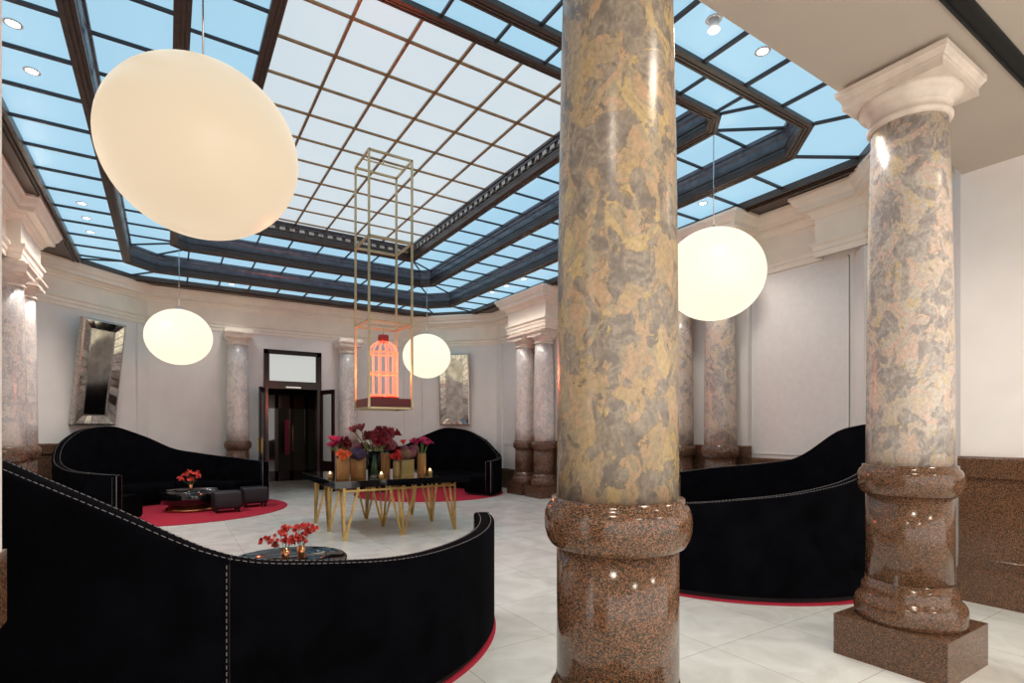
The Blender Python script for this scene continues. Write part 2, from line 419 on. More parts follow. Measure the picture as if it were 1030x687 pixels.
m = MB(); m.sweep([(XR, 6.6), (XR, 9.68)], [(0, 0), (.04, 0), (.04, .5), (.02, .52), (0, .52)])
m.sweep([(XR, 11.2), (XR, 12.65)], [(0, 0), (.04, 0), (.04, .5), (.02, .52), (0, .52)])
m.sweep([(5.85, YB), (DX1 + .1, YB)], [(0, 0), (.04, 0), (.04, .4), (0, .42)])
m.sweep([(DX0 - .1, YB), (-.4, YB)], [(0, 0), (.04, 0), (.04, .4), (0, .42)])
struct('baseboard_back', m, M['granite_far'])

# ------------------------------------------------------------------ stepped laylight
ZT, ZC = 4.78, 5.70
GX = [2.79 + .605 * k for k in range(-7, 8)]
GY = [5.48 + .66 * k for k in range(-5, 13)]
rings = {  # name: outer polygon (hole the field ends at) / inner polygon
    'T':  dict(o=(-1.36, 6.94, 2.45, 13.75, .75)),
    'B1': dict(o=(-.71, 6.29, 3.10, 13.25, .50), i=(-.57, 6.15, 3.24, 13.11, .42)),
    'B2': dict(o=(.045, 5.535, 3.87, 12.48, .25), i=(.195, 5.385, 4.02, 12.33, .17)),
    'B3': dict(o=(.80, 4.78, 4.65, 11.72, 0), i=(.94, 4.64, 4.79, 11.60, 0)),
}
def ringglass(po, pi_, z):
    if len(pi_) == 4 and len(po) == 8: pi_ = [pi_[0], pi_[0], pi_[1], pi_[1], pi_[2], pi_[2], pi_[3], pi_[3]]
    mb = MB(); n = len(po)
    for i in range(n):
        k = (i + 1) % n
        mb.add([(*po[i], z), (*po[k], z), (*pi_[k], z), (*pi_[i], z), (*po[i], z + .02), (*po[k], z + .02), (*pi_[k], z + .02), (*pi_[i], z + .02)],
               [(0, 1, 2, 3), (7, 6, 5, 4)])
    return mb, pi_
def inpoly(p, o):
    x0, x1, y0, y1, cc = o
    if not (x0 <= p[0] <= x1 and y0 <= p[1] <= y1): return False
    dx = min(p[0] - x0, x1 - p[0]); dy = min(p[1] - y0, y1 - p[1])
    return dx + dy >= cc
def ringmuntins(oo, oi, z, w=.028, h=.03):
    mb = MB()
    def clip(o, x=None, y=None):
        # span of the polygon along a grid line
        if x is not None:
            dx = min(x - o[0], o[1] - x)
            if dx <= 0: return None
            q = max(0, o[4] - dx); return (o[2] + q, o[3] - q)
        dy = min(y - o[2], o[3] - y)
        if dy <= 0: return None
        q = max(0, o[4] - dy); return (o[0] + q, o[1] - q)
    for x in GX:
        if not (oi[0] + oi[4] - .02 < x < oi[1] - oi[4] + .02): continue
        a = clip(oo, x=x); b = clip(oi, x=x)
        mb.bar((x, a[0], z), (x, b[0], z), w, h); mb.bar((x, b[1], z), (x, a[1], z), w, h)
    for y in GY:
        if not (oi[2] + oi[4] - .02 < y < oi[3] - oi[4] + .02): continue
        a = clip(oo, y=y); b = clip(oi, y=y)
        mb.bar((a[0], y, z), (b[0], y, z), w, h); mb.bar((b[1], y, z), (a[1], y, z), w, h)
    po = octo(*oo); pi_ = octo(*oi)
    if len(pi_) == 4: pi_ = [pi_[0], pi_[0], pi_[1], pi_[1], pi_[2], pi_[2], pi_[3], pi_[3]]
    for a, b in zip(po, pi_): mb.bar((*a, z), (*b, z), w, h)
    return mb
def beam(o, prof, mat, name, parent):
    mb = MB()
    p = octo(*o); mb.sweep(p, prof, closed=True); return mb.build(name, mat, parent)
specs = [('window_4', 'T', 'B1', ZT, .034), ('window_3', 'B1', 'B2', 5.11, .028), ('window_2', 'B2', 'B3', 5.44, .026)]
for nm, a, b, z, w in specs:
    oo = rings[a].get('i', rings[a]['o']); oi = rings[b]['o']
    g, _ = ringglass(octo(*oo), octo(*oi), z)
    G = struct(nm, g, M['glass_r'])
    ringmuntins(oo, oi, z - .012, w).build('muntins', M['darkmuntin'], G)
g = MB(); i3 = rings['B3']['i']; g.box(i3[0], i3[1], i3[2], i3[3], ZC, ZC + .02)
G1 = struct('window_1', g, M['glass_c'])
mm = MB()
for x in GX:
    if i3[0] + .1 < x < i3[1] - .1: mm.bar((x, i3[2], ZC - .012), (x, i3[3], ZC - .012), .03, .03)
for y in GY:
    if i3[2] + .1 < y < i3[3] - .05: mm.bar((i3[0], y, ZC - .012), (i3[1], y, ZC - .012), .026, .026)
mm.build('muntins', M['muntin'], G1)
# beams: cream-brown lip, stepped dark mouldings, blue-black upper cove
def beamset(key, zb, zt, wd, name):
    o = rings[key]['o']; h = zt - zb
    e = bpy.data.objects.new(name, None); COL.objects.link(e); e['kind'] = 'structure'
    k = wd / .14
    lo = [(0, zb + .05), (0, zb), (.045 * k, zb), (.045 * k, zb + .012), (.060 * k, zb + .012), (.060 * k, zb + .004), (.082 * k, zb + .004), (.085 * k, zb + .016), (.098 * k, zb + .016), (.098 * k, zb + .008), (.122 * k, zb + .010), (.122 * k, zb + .05)]
    beam(o, lo, M['brownbeam'], 'lower_moulding', e)
    f0 = .118 * k
    mid = [(0, zb + .05), (f0, zb + .05), (f0, zb + .08), (f0 + .006, zb + .083), (f0 + .006, zb + .105), (f0 - .008, zb + .11), (f0 - .008, zb + .13), (f0 + .004, zb + .135), (f0 + .004, zb + .165), (0, zb + .165)]
    beam(o, mid, M['darkwood'], 'middle_moulding', e)
    up = [(0, zb + .165), (f0 - .012, zb + .165), (f0 - .012, zb + .25), (f0, zb + .28), (f0, zt - .05), (wd, zt - .045), (wd, zt + .03), (0, zt + .03)]
    beam(o, up, M['bluebeam'], 'upper_cove', e)
    return e
beamset('B1', 4.74, 5.11, .14, 'trim_7')
beamset('B2', 5.06, 5.44, .15, 'trim_8')
e3 = beamset('B3', 5.39, 5.66, .14, 'trim_9')
# dentil course under the centre field
dm = MB(); o3 = rings['B3']['o']
dm2 = MB(); dm2.sweep(octo(*o3), [(0, 5.66), (.16, 5.66), (.16, 5.73), (0, 5.73)], closed=True); dm2.build('dentil_band', M['darkwood'], e3)
dm2 = MB(); dm2.sweep(octo(o3[0] + .10, o3[1] - .10, o3[2] + .10, o3[3] - .10, 0), [(0, 5.52), (.012, 5.52), (.012, 5.61), (0, 5.61)], closed=True); dm2.build('dentil_ground', M['darkwood'], e3)
def dent(a, b, n, nx, ny):
    for i in range(n):
        for j in range(3):
            t_ = (i + .32 + j * .16) / n
            x = a[0] + (b[0] - a[0]) * t_; y = a[1] + (b[1] - a[1]) * t_
            dm.box(x - .018, x + .018, y - .018, y + .018, 5.54, 5.6)
q = .125
dent((o3[0] + q, o3[3] - q), (o3[1] - q, o3[3] - q), 20, 0, -1); dent((o3[1] - q, o3[2] + q), (o3[1] - q, o3[3] - q), 36, -1, 0); dent((o3[0] + q, o3[2] + q), (o3[0] + q, o3[3] - q), 36, 1, 0)
dm.build('dentils', M['silver'], e3)
# outer bronze surround and the strip of ceiling above the cornice
To = rings['T']['o']
e = bpy.data.objects.new('trim_10', None); COL.objects.link(e); e['kind'] = 'structure'
mb = MB(); mb.sweep(octo(*To), [(0, ZT + .03), (0, 4.69), (-.03, 4.69), (-.03, 4.71), (-.06, 4.71), (-.06, 4.68), (-.10, 4.69), (-.10, 4.67), (-.13, 4.67), (-.13, ZT + .03)], closed=True)
mb.build('surround_moulding', M['brownbeam'], e)
mb = MB(); mb.sweep(octo(*To), [(-.13, 4.70), (-.13, 4.75), (-1.2, 4.75), (-1.2, 4.70)], closed=True); mb.build('surround_soffit', M['brownbeam'], e)

# ------------------------------------------------------------------ columns
def column(x, y, mat, gmat, label, dz=0.0, n=56):
    t = thing('column', label, 'column', (x, y, 0), 0, None)
    p = MB(); p.box(-.318, .318, -.318, .318, 0, .267); p.build('plinth', M[gmat], t)
    b = MB(); b.lathe([(.305, .267), (.308, .30), (.308, .36), (.304, .385), (.292, .405), (.276, .42), (.268, .44), (.266, .45), (.266, .475), (.258, .49), (.247, .497), (.243, .53)], n=n)
    b.build('base_moulding', M[gmat], t)
    d = MB(); d.lathe([(.2405, .52), (.2405, 1.11 + dz)], n=n); d.build('pedestal_drum', M[gmat], t)
    k = MB(); k.lathe([(.2445, 1.085), (.252, 1.09), (.268, 1.10), (.281, 1.125), (.289, 1.16), (.291, 1.195), (.287, 1.225), (.276, 1.25), (.262, 1.262), (.262, 1.28), (.2, 1.28)], n=n)
    k.v = [(a, b_, c_ + dz) for a, b_, c_ in k.v]
    k.build('collar', M[gmat], t)
    s_ = MB(); s_.lathe([(.240, 1.275 + dz), (.239, 1.6), (.236, 2.1), (.230, 2.6), (.221, 3.05), (.209, 3.51)], n=n); s_.build('shaft', M[mat], t)
    c_ = MB(); c_.lathe([(.209, 3.495), (.226, 3.50), (.234, 3.512), (.234, 3.524), (.226, 3.538), (.213, 3.542), (.213, 3.585), (.222, 3.588), (.232, 3.596), (.232, 3.604), (.240, 3.607), (.240, 3.615), (.262, 3.628), (.278, 3.645), (.285, 3.668), (.26, 3.675)], n=n)
    def sq(a, z): return [(a, -a, z), (a, a, z), (-a, a, z), (-a, -a, z)]
    c_.loft([sq(a, z) for a, z in ((.282, 3.665), (.282, 3.715), (.290, 3.717), (.290, 3.727), (.297, 3.735), (.308, 3.752), (.314, 3.757), (.314, 3.79), (.27, 3.79), (.27, 3.825))], None, False)
    c_.build('capital', M['capital'], t)
    return t
column(1.522, 1.60, 'marble_yellow_lit', 'granite', 'massive golden grey mottled column standing closest, cut off by the top and bottom of the view', dz=-.042, n=96)
column(4.13, 1.594, 'marble_pink', 'granite', 'large pinkish mottled column on a square granite plinth, its whole moulded capital under the beige ceiling', n=80)
cx = 7.30
column(cx, 5.37, 'marble_pink', 'granite_far', 'column of the pair behind the black sofa on the right, the one in full view beside the wall panel')
column(cx, 6.18, 'marble_pink', 'granite_far', 'column of the pair behind the right-hand sofa, half hidden by the massive golden column')
column(cx, 10.06, 'marble_pale', 'granite_far', 'right-hand column of the far pair, directly left of the massive golden column')
column(cx, 10.84, 'marble_pale', 'granite_far', 'left-hand column of the far pair on the right wall, its mate between it and the golden column')
column(-1.90, 10.06, 'marble_pale', 'granite_far', 'pale mottled column at the left edge of the view, front one of its pair')
column(-1.90, 10.84, 'marble_pale', 'granite_far', 'pale mottled column at left, back one of its pair, beside the tilted mirror')
column(1.39, 14.03, 'marble_pale', 'granite_far', 'pale column at the back wall, to the left of the dark doorway')
column(3.94, 14.03, 'marble_pale', 'granite_far', 'pale column at the back wall right of the dark doorway, behind the hanging brass frame')

# ------------------------------------------------------------------ doorway
D = bpy.data.objects.new('door_1', None); COL.objects.link(D); D['kind'] = 'structure'; D.location = (0, YB, 0)
m = MB()
m.box(DX0, DX0 + .10, -.05, .2, 0, DZ); m.box(DX1 - .10, DX1, -.05, .2, 0, DZ); m.box(DX0, DX1, -.05, .2, DZ - .11, DZ)
m.box(DX0, DX1, -.06, .2, 2.63, 2.75); m.box(DX0 + .02, DX1 - .02, -.08, .0, 2.56, 2.63)
m.box(DX0 + .1, DX0 + .13, -.02, .1, 2.75, DZ - .11); m.box(DX1 - .13, DX1 - .1, -.02, .1, 2.75, DZ - .11)
m.build('door_frame', M['doorwood'], D)
m = MB(); m.box(DX0 + .1, DX1 - .1, .02, .04, 2.75, DZ - .1); m.build('transom_glass', M['transom'], D)
m = MB(); m.box(DX0 + .5, DX0 + .85, -.09, -.075, 2.585, 2.615); m.build('door_closer', M['chrome'], D)
def leaf(hx, ang):
    T = Matrix.Translation((hx, -.03, 0)) @ Matrix.Rotation(ang, 4, 'Z')
    m = MB(); w = .64
    for a in ((0, .09, 0, 2.55), (w - .09, w, 0, 2.55), (0, w, 2.44, 2.55), (0, w, 0, .75)): m.box(a[0], a[1], -.025, .025, a[2], a[3], T)
    L = m.build('door_leaf', M['doorwood'], D)
    g = MB(); g.box(.09, w - .09, -.005, .005, .75, 2.44, T); g.build('glass_panel', M['pane'], L)
    h = MB(); h.box(w - .06, w - .03, -.06, .06, 1.0, 1.35, T); h.build('handle', M['brass'], L)
leaf(DX0 + .02, R(-107)); leaf(DX1 - .02, R(-73))
# dark vestibule behind it
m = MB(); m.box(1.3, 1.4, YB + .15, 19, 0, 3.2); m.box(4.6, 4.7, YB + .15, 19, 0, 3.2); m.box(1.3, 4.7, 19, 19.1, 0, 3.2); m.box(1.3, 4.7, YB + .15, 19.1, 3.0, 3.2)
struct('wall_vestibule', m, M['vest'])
v = thing('glazed_inner_door', 'dark framed glazed screen of narrow doors deep inside the doorway', 'door', (3.0, 17.6, 0))
m = MB(); g = MB()
for k in range(8):
    x = -1.5 + k * .43; m.box(x - .05, x + .05, -.04, .04, 0, 2.6)
    if k < 7: g.box(x + .05, x + .38, -.005, .005, .3, 2.2)
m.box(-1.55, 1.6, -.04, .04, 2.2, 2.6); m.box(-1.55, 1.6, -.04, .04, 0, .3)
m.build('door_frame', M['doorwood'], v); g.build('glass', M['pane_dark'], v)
h = MB()
for x in (-.62, .24): h.tube([(x, -.08, .9), (x, -.08, 1.7)], .018)
h.build('handle', M['brass'], v)
m = MB(); m.box(-.07, .07, -.02, .02, .55, 1.6); tag(m.build('wall_hanging', M['magenta'], None, (3.02, 17.2, .25)), 'narrow magenta hanging glimpsed through the dark doorway', 'banner')
m = MB(); m.box(-.03, .03, -.03, .03, .5, 2.1); tag(m.build('bright_glass_strip', M['white'], None, (2.45, 17.0, 0)), 'pale narrow upright strip standing in for bright glass inside the dark doorway', 'glass strip')  # solid pale box standing in for a bright strip of glass
spot('vestibule_fill', (3.0, 16.3, 2.95), 10, (1, .8, .6), 160)  # added fill lamp without a fitting, brightens the vestibule

# ------------------------------------------------------------------ sofas and rugs
def interp(tab, s):
    for (a, va), (b, vb) in zip(tab, tab[1:]):
        if s <= b:
            t_ = max(0, (s - a) / (b - a)); t_ = t_ * t_ * (3 - 2 * t_) * .35 + t_ * .65
            return va + (vb - va) * t_
    return tab[-1][1]
def smooth_tab(tab, s):
    return sum(interp(tab, s + d) * w for d, w in ((-8, .12), (-4, .22), (0, .32), (4, .22), (8, .12)))
PB = [(-62, .84), (-30, .93), (0, 1.08), (18, 1.38), (38, 1.53), (58, 1.47), (80, 1.22), (100, .98), (125, .84), (153, .79)]
PC = [(a, b + (.09 if 20 < a < 95 else .02)) for a, b in PB]
PA = [(-84, .83), (-55, .80), (-30, .795), (0, .895), (16, 1.16), (30, 1.33), (45, 1.47), (60, 1.47), (80, 1.25), (100, .98), (130, .80)]
PD = [(-62, .88), (-30, 1.0), (0, 1.11), (12, 1.33), (22, 1.53), (45, 1.60), (65, 1.50), (85, 1.27), (110, 1.03), (130, .93), (160, .83), (185, .80)]
def sofa(cx_, cy_, r, seam, sgn, s0, s1, tab, label, deep=.66):
    t = thing('curved_sofa', label, 'sofa', (cx_, cy_, 0), 0, 'curved velvet sofas on round rugs')
    th = .135; step = 2.0
    S = [s0 + (s1 - s0) * i / int((s1 - s0) / step) for i in range(int((s1 - s0) / step) + 1)]
    def pt(s, rad, z): a = R(seam + sgn * s); return (rad * cos(a), rad * sin(a), z)
    def H(s): return smooth_tab(tab, s)
    m = MB(); rg = []
    for s in S:
        h = H(s); e = .018
        rg.append([pt(s, r, .055), pt(s, r, h - e), pt(s, r - .008, h - .008), pt(s, r - e, h), pt(s, r - th + e, h), pt(s, r - th + .008, h - .008), pt(s, r - th, h - e), pt(s, r - th, .055)])
    m.loft(rg, None, True, True); sh = m.build('back_shell', M['velvet'], t)
    md = sh.modifiers.new('edges', 'EDGE_SPLIT'); md.split_angle = R(50)
    # recessed plinth
    m = MB(); m.loft([[pt(s, r - .03, .012), pt(s, r - .03, .06), pt(s, r - deep, .06), pt(s, r - deep, .012)] for s in S[1:-1]], None, False, True)
    m.build('plinth_base', M['blackmatt'], t)
    # seat cushion: two sections, rounded front
    for a, b in ((s0 + 1.2, -.4), (.4, s1 - 1.2)):
        n = max(4, int((b - a) / 3)); SS = [a + (b - a) * i / n for i in range(n + 1)]
        m = MB(); rg = []
        ro, ri = r - th - .004, r - th - deep + .05
        for i, s in enumerate(SS):
            rg.append([pt(s, ro, .06), pt(s, ro, .43), pt(s, (ro + ri) / 2, .45), pt(s, ri + .08, .44), pt(s, ri + .03, .42), pt(s, ri, .37), pt(s, ri, .10), pt(s, ri + .04, .06)])
        m.loft(rg, None, True, True); m.build('seat_cushion', M['velvet'], t)
    # seams, piping and saddle stitching
    ds = math.degrees(.030 / r)
    for rad in (r - .028, r - th + .028):
        st = MB(); s = s0 + .5
        while s < s1 - .8:
            dd = math.degrees(.019 / rad)
            st.tube([pt(s, rad, H(s) + .0005), pt(s + dd, rad, H(s + dd) + .0005)], .002, 5); s += ds
        st.build('stitching', M['thread'], t)
    for sv, rad in ((s0 + 2.0, r + .001), (s0 + 2.0, r - th - .001), (.35, r + .001), (s1 - 2.0, r + .001), (s1 - 2.0, r - th - .001)):
        st = MB(); z = .10
        while z < H(sv) - .04:
            st.tube([pt(sv, rad, z), pt(sv, rad, z + .018)], .0018, 5); z += .030
        st.build('stitching', M['thread'], t)
    sm_ = MB(); sm_.tube([pt(0, r + .0005, .08), pt(0, r + .0005, H(0) - .02), pt(0, r - .02, H(0) + .001), pt(0, r - th + .02, H(0) + .001), pt(0, r - th - .0005, H(0) - .02)], .003, 5); sm_.build('seam', M['blackmatt'], t)
    for sv in (s0, s1):
        pp = MB()
        h = H(sv); pp.tube([pt(sv, r, .08), pt(sv, r, h - .01), pt(sv, r - th, h - .01), pt(sv, r - th, .08)], .004, 6)
        pp.build('end_piping', M['silver'], t)
    return t
def rug(x, y, r, label, ry=None):
    m = MB(); m.lathe([(r - .004, 0.001), (r, .004), (r, .009), (r - .004, .012), (.01, .012)], n=120)
    tag(m.build('round_rug', M['rug'], None, (x, y, 0)), label, 'rug', 'round crimson rugs')
rug(.58, 4.5, 1.812, 'crimson round rug under the foreground sofa, a sliver at its right foot')
rug(.17, 12.08, 1.93, 'crimson round rug at back left under the pouffes')
rug(5.44, 12.25, 1.80, 'crimson round rug at the back right beneath the sofa behind the flower table')
rug(5.52, 4.02, 1.735, 'crimson round rug beneath the sofa on the right between the two big columns')
sofa(.58, 4.5, 1.80, 259, -1, -82, 130, PA, 'large black velvet curved sofa filling the lower left, seen from behind with double stitching')
sofa(.15, 12.05, 1.80, 90, 1, -71, 153, PC, 'black velvet curved sofa at back left below the tilted mirror, two pouffes before it')
sofa(5.44, 12.25, 1.765, 90, -1, -57, 153, PC, 'black velvet curved sofa at back right with arched back under the upright mirror')
sofa(5.52, 4.02, 1.70, 2, -1, -58, 170, PD, 'black velvet curved sofa on the right between the two big columns, low side nearest')

# ------------------------------------------------------------------ coffee tables, pouffes
def coffee(x, y, r, label, ang=0):
    t = thing('round_coffee_table', label, 'table', (x, y, .012), ang, 'black round coffee tables')
    m = MB(); m.lathe([(r - .01, .14), (r, .15), (r, .36), (r - .012, .372), (r - .03, .372), (r - .04, .362), (.02, .362)], n=72); m.build('drum', M['black'], t)
    m = MB(); m.lathe([(r - .07, 0), (r - .07, .05), (r - .12, .055), (r - .12, .14), (.02, .14)], n=64); m.build('base', M['copper'], t)
    m = MB(); m.lathe([(r * .62, .364), (r * .62, .382), (r * .60, .384), (r * .59, .372), (.02, .370)], n=56, cx=.02, cy=.03); m.build('inset_tray', M['black'], t)
    if y > 8: m = MB(); m.tube([(r * .55 + .16 * cos(a), -.05 + .16 * sin(a), .378) for a in [i * 2 * pi / 40 for i in range(40)]], .006, 6, closed=True); m.build('tray_rim', M['chrome'], t)
    return t
coffee(.90, 5.08, .50, 'black glossy round coffee table behind the foreground sofa rim, coral flowers on it')
coffee(.40, 11.95, .50, 'black round coffee table on copper base beside the two pouffes at back left')
def pouffe(x, y, a, label):
    t = thing('pouffe', label, 'pouffe', (x, y, .012), a, 'black leather pouffes')
    m = MB(); m.rbox(-.235, .235, -.20, .20, .07, .385, .045); m.build('cushion', M['leather'], t)
    for sx in (-1, 1):
        for sy in (-1, 1):
            m = MB(); m.lathe([(.018, 0), (.026, .075)], cx=sx * .18, cy=sy * .15, n=14); m.build('foot', M['blackmatt'], t)
pouffe(.93, 11.30, R(4), 'black leather pouffe on the red rug, the one overlapping the coffee table')
pouffe(1.46, 11.85, R(4), 'black leather pouffe on the red rug, the one nearer the doorway')

# ------------------------------------------------------------------ brass-legged display table
tx0, tx1, ty0, ty1, tz = 1.87, 3.89, 7.27, 9.33, .83
T_ = thing('display_table', 'large square black lacquer table on brass hairpin legs, crowded with vases', 'table', ((tx0 + tx1) / 2, (ty0 + ty1) / 2, 0))
hw, hd = (tx1 - tx0) / 2, (ty1 - ty0) / 2
m = MB(); m.box(-hw, hw, -hd, hd, tz - .09, tz - .004); m.box(-hw + .004, hw - .004, -hd + .004, hd - .004, tz - .004, tz); m.build('tabletop', M['black'], T_)
lx = [-.84, 0, .84]; ly = [-.85, 0, .85]
m = MB()
for y in ly: m.bar((lx[0], y, tz - .15), (lx[2], y, tz - .15), .022, .03)
for x in lx: m.bar((x, ly[0], tz - .15), (x, ly[2], tz - .15), .022, .03)
m.build('rail', M['brass'], T_)
for i, x in enumerate(lx):
    for j, y in enumerate(ly):
        m = MB(); top = tz - .10
        tops = []
        for dx, dy in ((.2, 0), (-.2, 0), (0, .2), (0, -.2)):
            X, Y = x + dx, y + dy
            if not (lx[0] - .01 <= X <= lx[2] + .01) or not (ly[0] - .01 <= Y <= ly[2] + .01): X, Y = x, y
            if (X, Y) not in tops: tops.append((X, Y))
        for X, Y in tops:
            d = Vector((X - x, Y - y)); o = d.normalized() * .012 if d.length > 0 else Vector((0, 0))
            m.bar((x + o.x, y + o.y, 0.0), (X, Y, top), .032, .012)
            if d.length > 0: pass
        m.box(x - .018, x + .018, y - .018, y + .018, 0, .05)
        m.build('leg', M['brass'], T_)

# ------------------------------------------------------------------ flowers
def frame(d):
    d = Vector(d).normalized(); a = d.cross(Vector((0, 0, 1)))
    if a.length < .1: a = d.cross(Vector((1, 0, 0)))
    a.normalize(); return d, a, a.cross(d)
def bloom(mb, c, d, size, petals=6, cup=.5):
    d, a, b = frame(d); c = Vector(c)
    for layer in (0, 1):
        n = petals // 2 if petals >= 6 else petals
        for k in range(n):
            an = 2 * pi * (k + layer * .5) / n + random.uniform(-.15, .15)
            rad = a * cos(an) + b * sin(an); tan_ = -a * sin(an) + b * cos(an)
            rows = []
            for t_, w, o_, h_ in ((0, .06, .03, 0), (.3, .26, .22, .38), (.6, .34, .48, .62), (.85, .24, .80, .72 + cup * .25), (1, .03, 1.0, .66 + cup * .3)):
                ctr = c + rad * size * o_ * (.9 - .15 * layer) + d * size * h_
                rows.append([ctr - tan_ * w * size, ctr + d * size * -.05, ctr + tan_ * w * size])
            vs = [p for r_ in rows for p in r_]; fs = []
            for i in range(4):
                for j in range(2): fs.append((i * 3 + j, i * 3 + j + 1, (i + 1) * 3 + j + 1, (i + 1) * 3 + j))
            mb.add(vs, fs, True)
def ball(mb, c, r, n=70, p=.022):
    c = Vector(c)
    for i in range(n):
        z = 1 - 2 * (i + .5) / n; a = i * 2.39996
        d = Vector((sqrt(1 - z * z) * cos(a), sqrt(1 - z * z) * sin(a), z * .85)); q = c + d * r * random.uniform(.88, 1.05)
        dd, e1, e2 = frame(d); rot = random.random() * 2
        vs = [q + dd * .006]; 
        for k in range(8):
            an = rot + k * pi / 4; rr = p * (1 if k % 2 == 0 else .45)
            vs.append(q + e1 * rr * cos(an) + e2 * rr * sin(an) - dd * (.004 if k % 2 else -.004))
        mb.add(vs, [(0, k + 1, (k + 1) % 8 + 1) for k in range(8)], True)
    mb.sphere(c, r * .88, 14, 8, .85)
def vase(x, y, z, r, h, kind, label, sq=False):
    t = thing('glass_vase', label, 'vase', (x, y, z), 0, 'glass vases on the black table')
    m = MB()
    if sq: m.rbox(-r, r, -r, r, 0, h, .006)
    elif kind == 'ribbed':
        m.loft([[((r * (1 + .045 * cos(16 * a))) * q * cos(a), (r * (1 + .045 * cos(16 * a))) * q * sin(a), zz) for a in [2 * pi * i / 96 for i in range(96)]]
                for q, zz in ((.9, 0), (1, .01), (1, h * .5), (1.0, h), (.93, h), (.93, .02))], None, True)
    else: m.lathe([(r * .9, 0), (r, .01), (r, h), (r - .006, h), (r - .006, .015), (.002, .015)], n=32)
    mt = {'ribbed': 'amber', 'gold': 'ambergold', 'clear': 'clear', 'amber': 'amber_clear'}[kind]
    m.build('body', M[mt], t)
    m = MB(); m.lathe([(r * 1.0, h * .97), (r * 1.05, h * .985), (r * 1.05, h), (r * .95, h)], n=32) if not sq else m.box(-r * 1.02, r * 1.02, -r * 1.02, r * 1.02, h - .012, h)
    m.build('rim', M['ambergold'] if kind != 'clear' else M['clear'], t)
    return t
def bouquet(x, y, z, vr, vh, specs, label, cat='flowers', sz=.05, stemr=.006):
    if vr > .04:      # the table bouquets keep close above their vases
        specs = [(a * .85, b, vh + .01 + (c_ - vh) * .62, m_, k_) for a, b, c_, m_, k_ in specs]; sz *= .84
    """specs: list of (dx, dy, dz above the table, material, kind)"""
    t = thing('bouquet', label, cat, (x, y, z))
    st = MB()
    heads = {}
    for dx, dy, dz, mat, kind in specs:
        tip = Vector((dx, dy, dz)); base = Vector((dx * .15, dy * .15, .02)); mid = Vector((dx * .35 if abs(dx) < .5 else dx * .3, dy * .35, vh * .9))
        mid.x = max(-vr * .7, min(vr * .7, mid.x)); mid.y = max(-vr * .7, min(vr * .7, mid.y))
        pts = [base, base.lerp(mid, .6), mid, mid.lerp(tip, .5) + Vector((0, 0, .015)), tip]
        st.tube(pts, stemr, 6)
        h = MB()
        if kind == 'ball': ball(h, tip, sz * 1.5, 80, sz * .4)
        elif kind == 'spray':
            for k in range(10): bloom(h, tip + Vector((random.uniform(-1, 1), random.uniform(-1, 1), random.uniform(-.8, .8))) * sz * .7, (random.uniform(-1, 1), random.uniform(-1, .3), random.uniform(-.2, 1)), sz * .75, 6, .2)
        elif kind == 'twin':
            for k in range(4):
                a = k * pi / 2 + random.random(); bloom(h, tip, (cos(a), sin(a), .25), sz * 1.25, 6, .3)
        else: bloom(h, tip, (dx * 1.5 + random.uniform(-.3, .3), dy * 1.5 - .2, .35 + random.random() * .3), sz * 1.2, 6, .9)
        h.build('flower_head', M[mat], t)
    st.build('stems', M['stem'], t)
    return t
def at(u, v, z):   # where a sight line from the viewpoint meets the height z
    d = 543 * (1.5 - z) / (v - 434); tt = (u - 515) / 543
    return d * (.5385 + .8426 * tt), d * (.8426 - .5385 * tt)
def atd(u, y):
    tt = (u - 515) / 543; d = y / (.8426 - .5385 * tt); return d * (.5385 + .8426 * tt), y
def rr_(n, sx, z0, z1, mats, kind='cup'):
    return [(random.uniform(-sx, sx), random.uniform(-sx, sx), random.uniform(z0, z1), random.choice(mats), kind) for _ in range(n)]
TZ = tz
x, y = atd(345, 7.62); vase(x, y, TZ, .085, .30, 'ribbed', 'ribbed amber glass vase holding orange blooms, nearest the table corner')
bouquet(x, y, TZ, .085, .30, [(-.07, -.04, .36, 'petal_orange', 'spray'), (.05, -.05, .37, 'petal_orange', 'spray'), (0, .05, .40, 'petal_orange', 'spray'), (-.02, -.08, .31, 'petal_orange', 'spray'), (.08, .04, .33, 'petal_orange', 'spray')], 'orange blooms packed in the ribbed amber vase at the table corner', sz=.062)
x, y = atd(342, 8.15); vase(x, y, TZ, .06, .34, 'amber', 'slim amber glass vase behind the orange blooms with magenta and dark flowers')
bouquet(x, y, TZ, .06, .34, [(-.10, 0, .50, 'petal_mag', 'cup'), (-.06, -.05, .60, 'petal_mag', 'cup'), (-.12, .03, .62, 'petal_mag', 'cup'), (-.05, 0, .50, 'petal_mag', 'cup'), (-.12, .04, .48, 'petal_mag', 'cup'), (.06, .0, .62, 'petal_dark', 'twin'), (.12, .05, .54, 'petal_dark', 'twin')], 'magenta tulips leaning left with dark red blooms, at the left end of the table', sz=.08)
x, y = atd(359.5, 7.72); vase(x, y, TZ, .09, .27, 'ribbed', 'wide ribbed amber vase holding purple hydrangea')
bouquet(x, y, TZ, .09, .27, [(-.06, -.02, .37, 'hyd_purple', 'ball'), (.07, -.02, .38, 'hyd_purple', 'ball'), (0, .06, .43, 'hyd_purple', 'ball'), (0, -.08, .34, 'hyd_purple', 'ball')], 'deep purple hydrangea mounded in the wide ribbed vase', sz=.058)
x, y = atd(363, 8.35); vase(x, y, TZ, .08, .30, 'gold', 'gold glass vase hidden behind the purple hydrangea with dusty pink heads')
bouquet(x, y, TZ, .08, .30, [(-.08, 0, .46, 'hyd_pink', 'ball'), (.06, 0, .50, 'petal_dark', 'twin'), (.16, 0, .44, 'petal_dark', 'twin')], 'dusty pink and dark red heads rising behind the purple hydrangea', sz=.07)
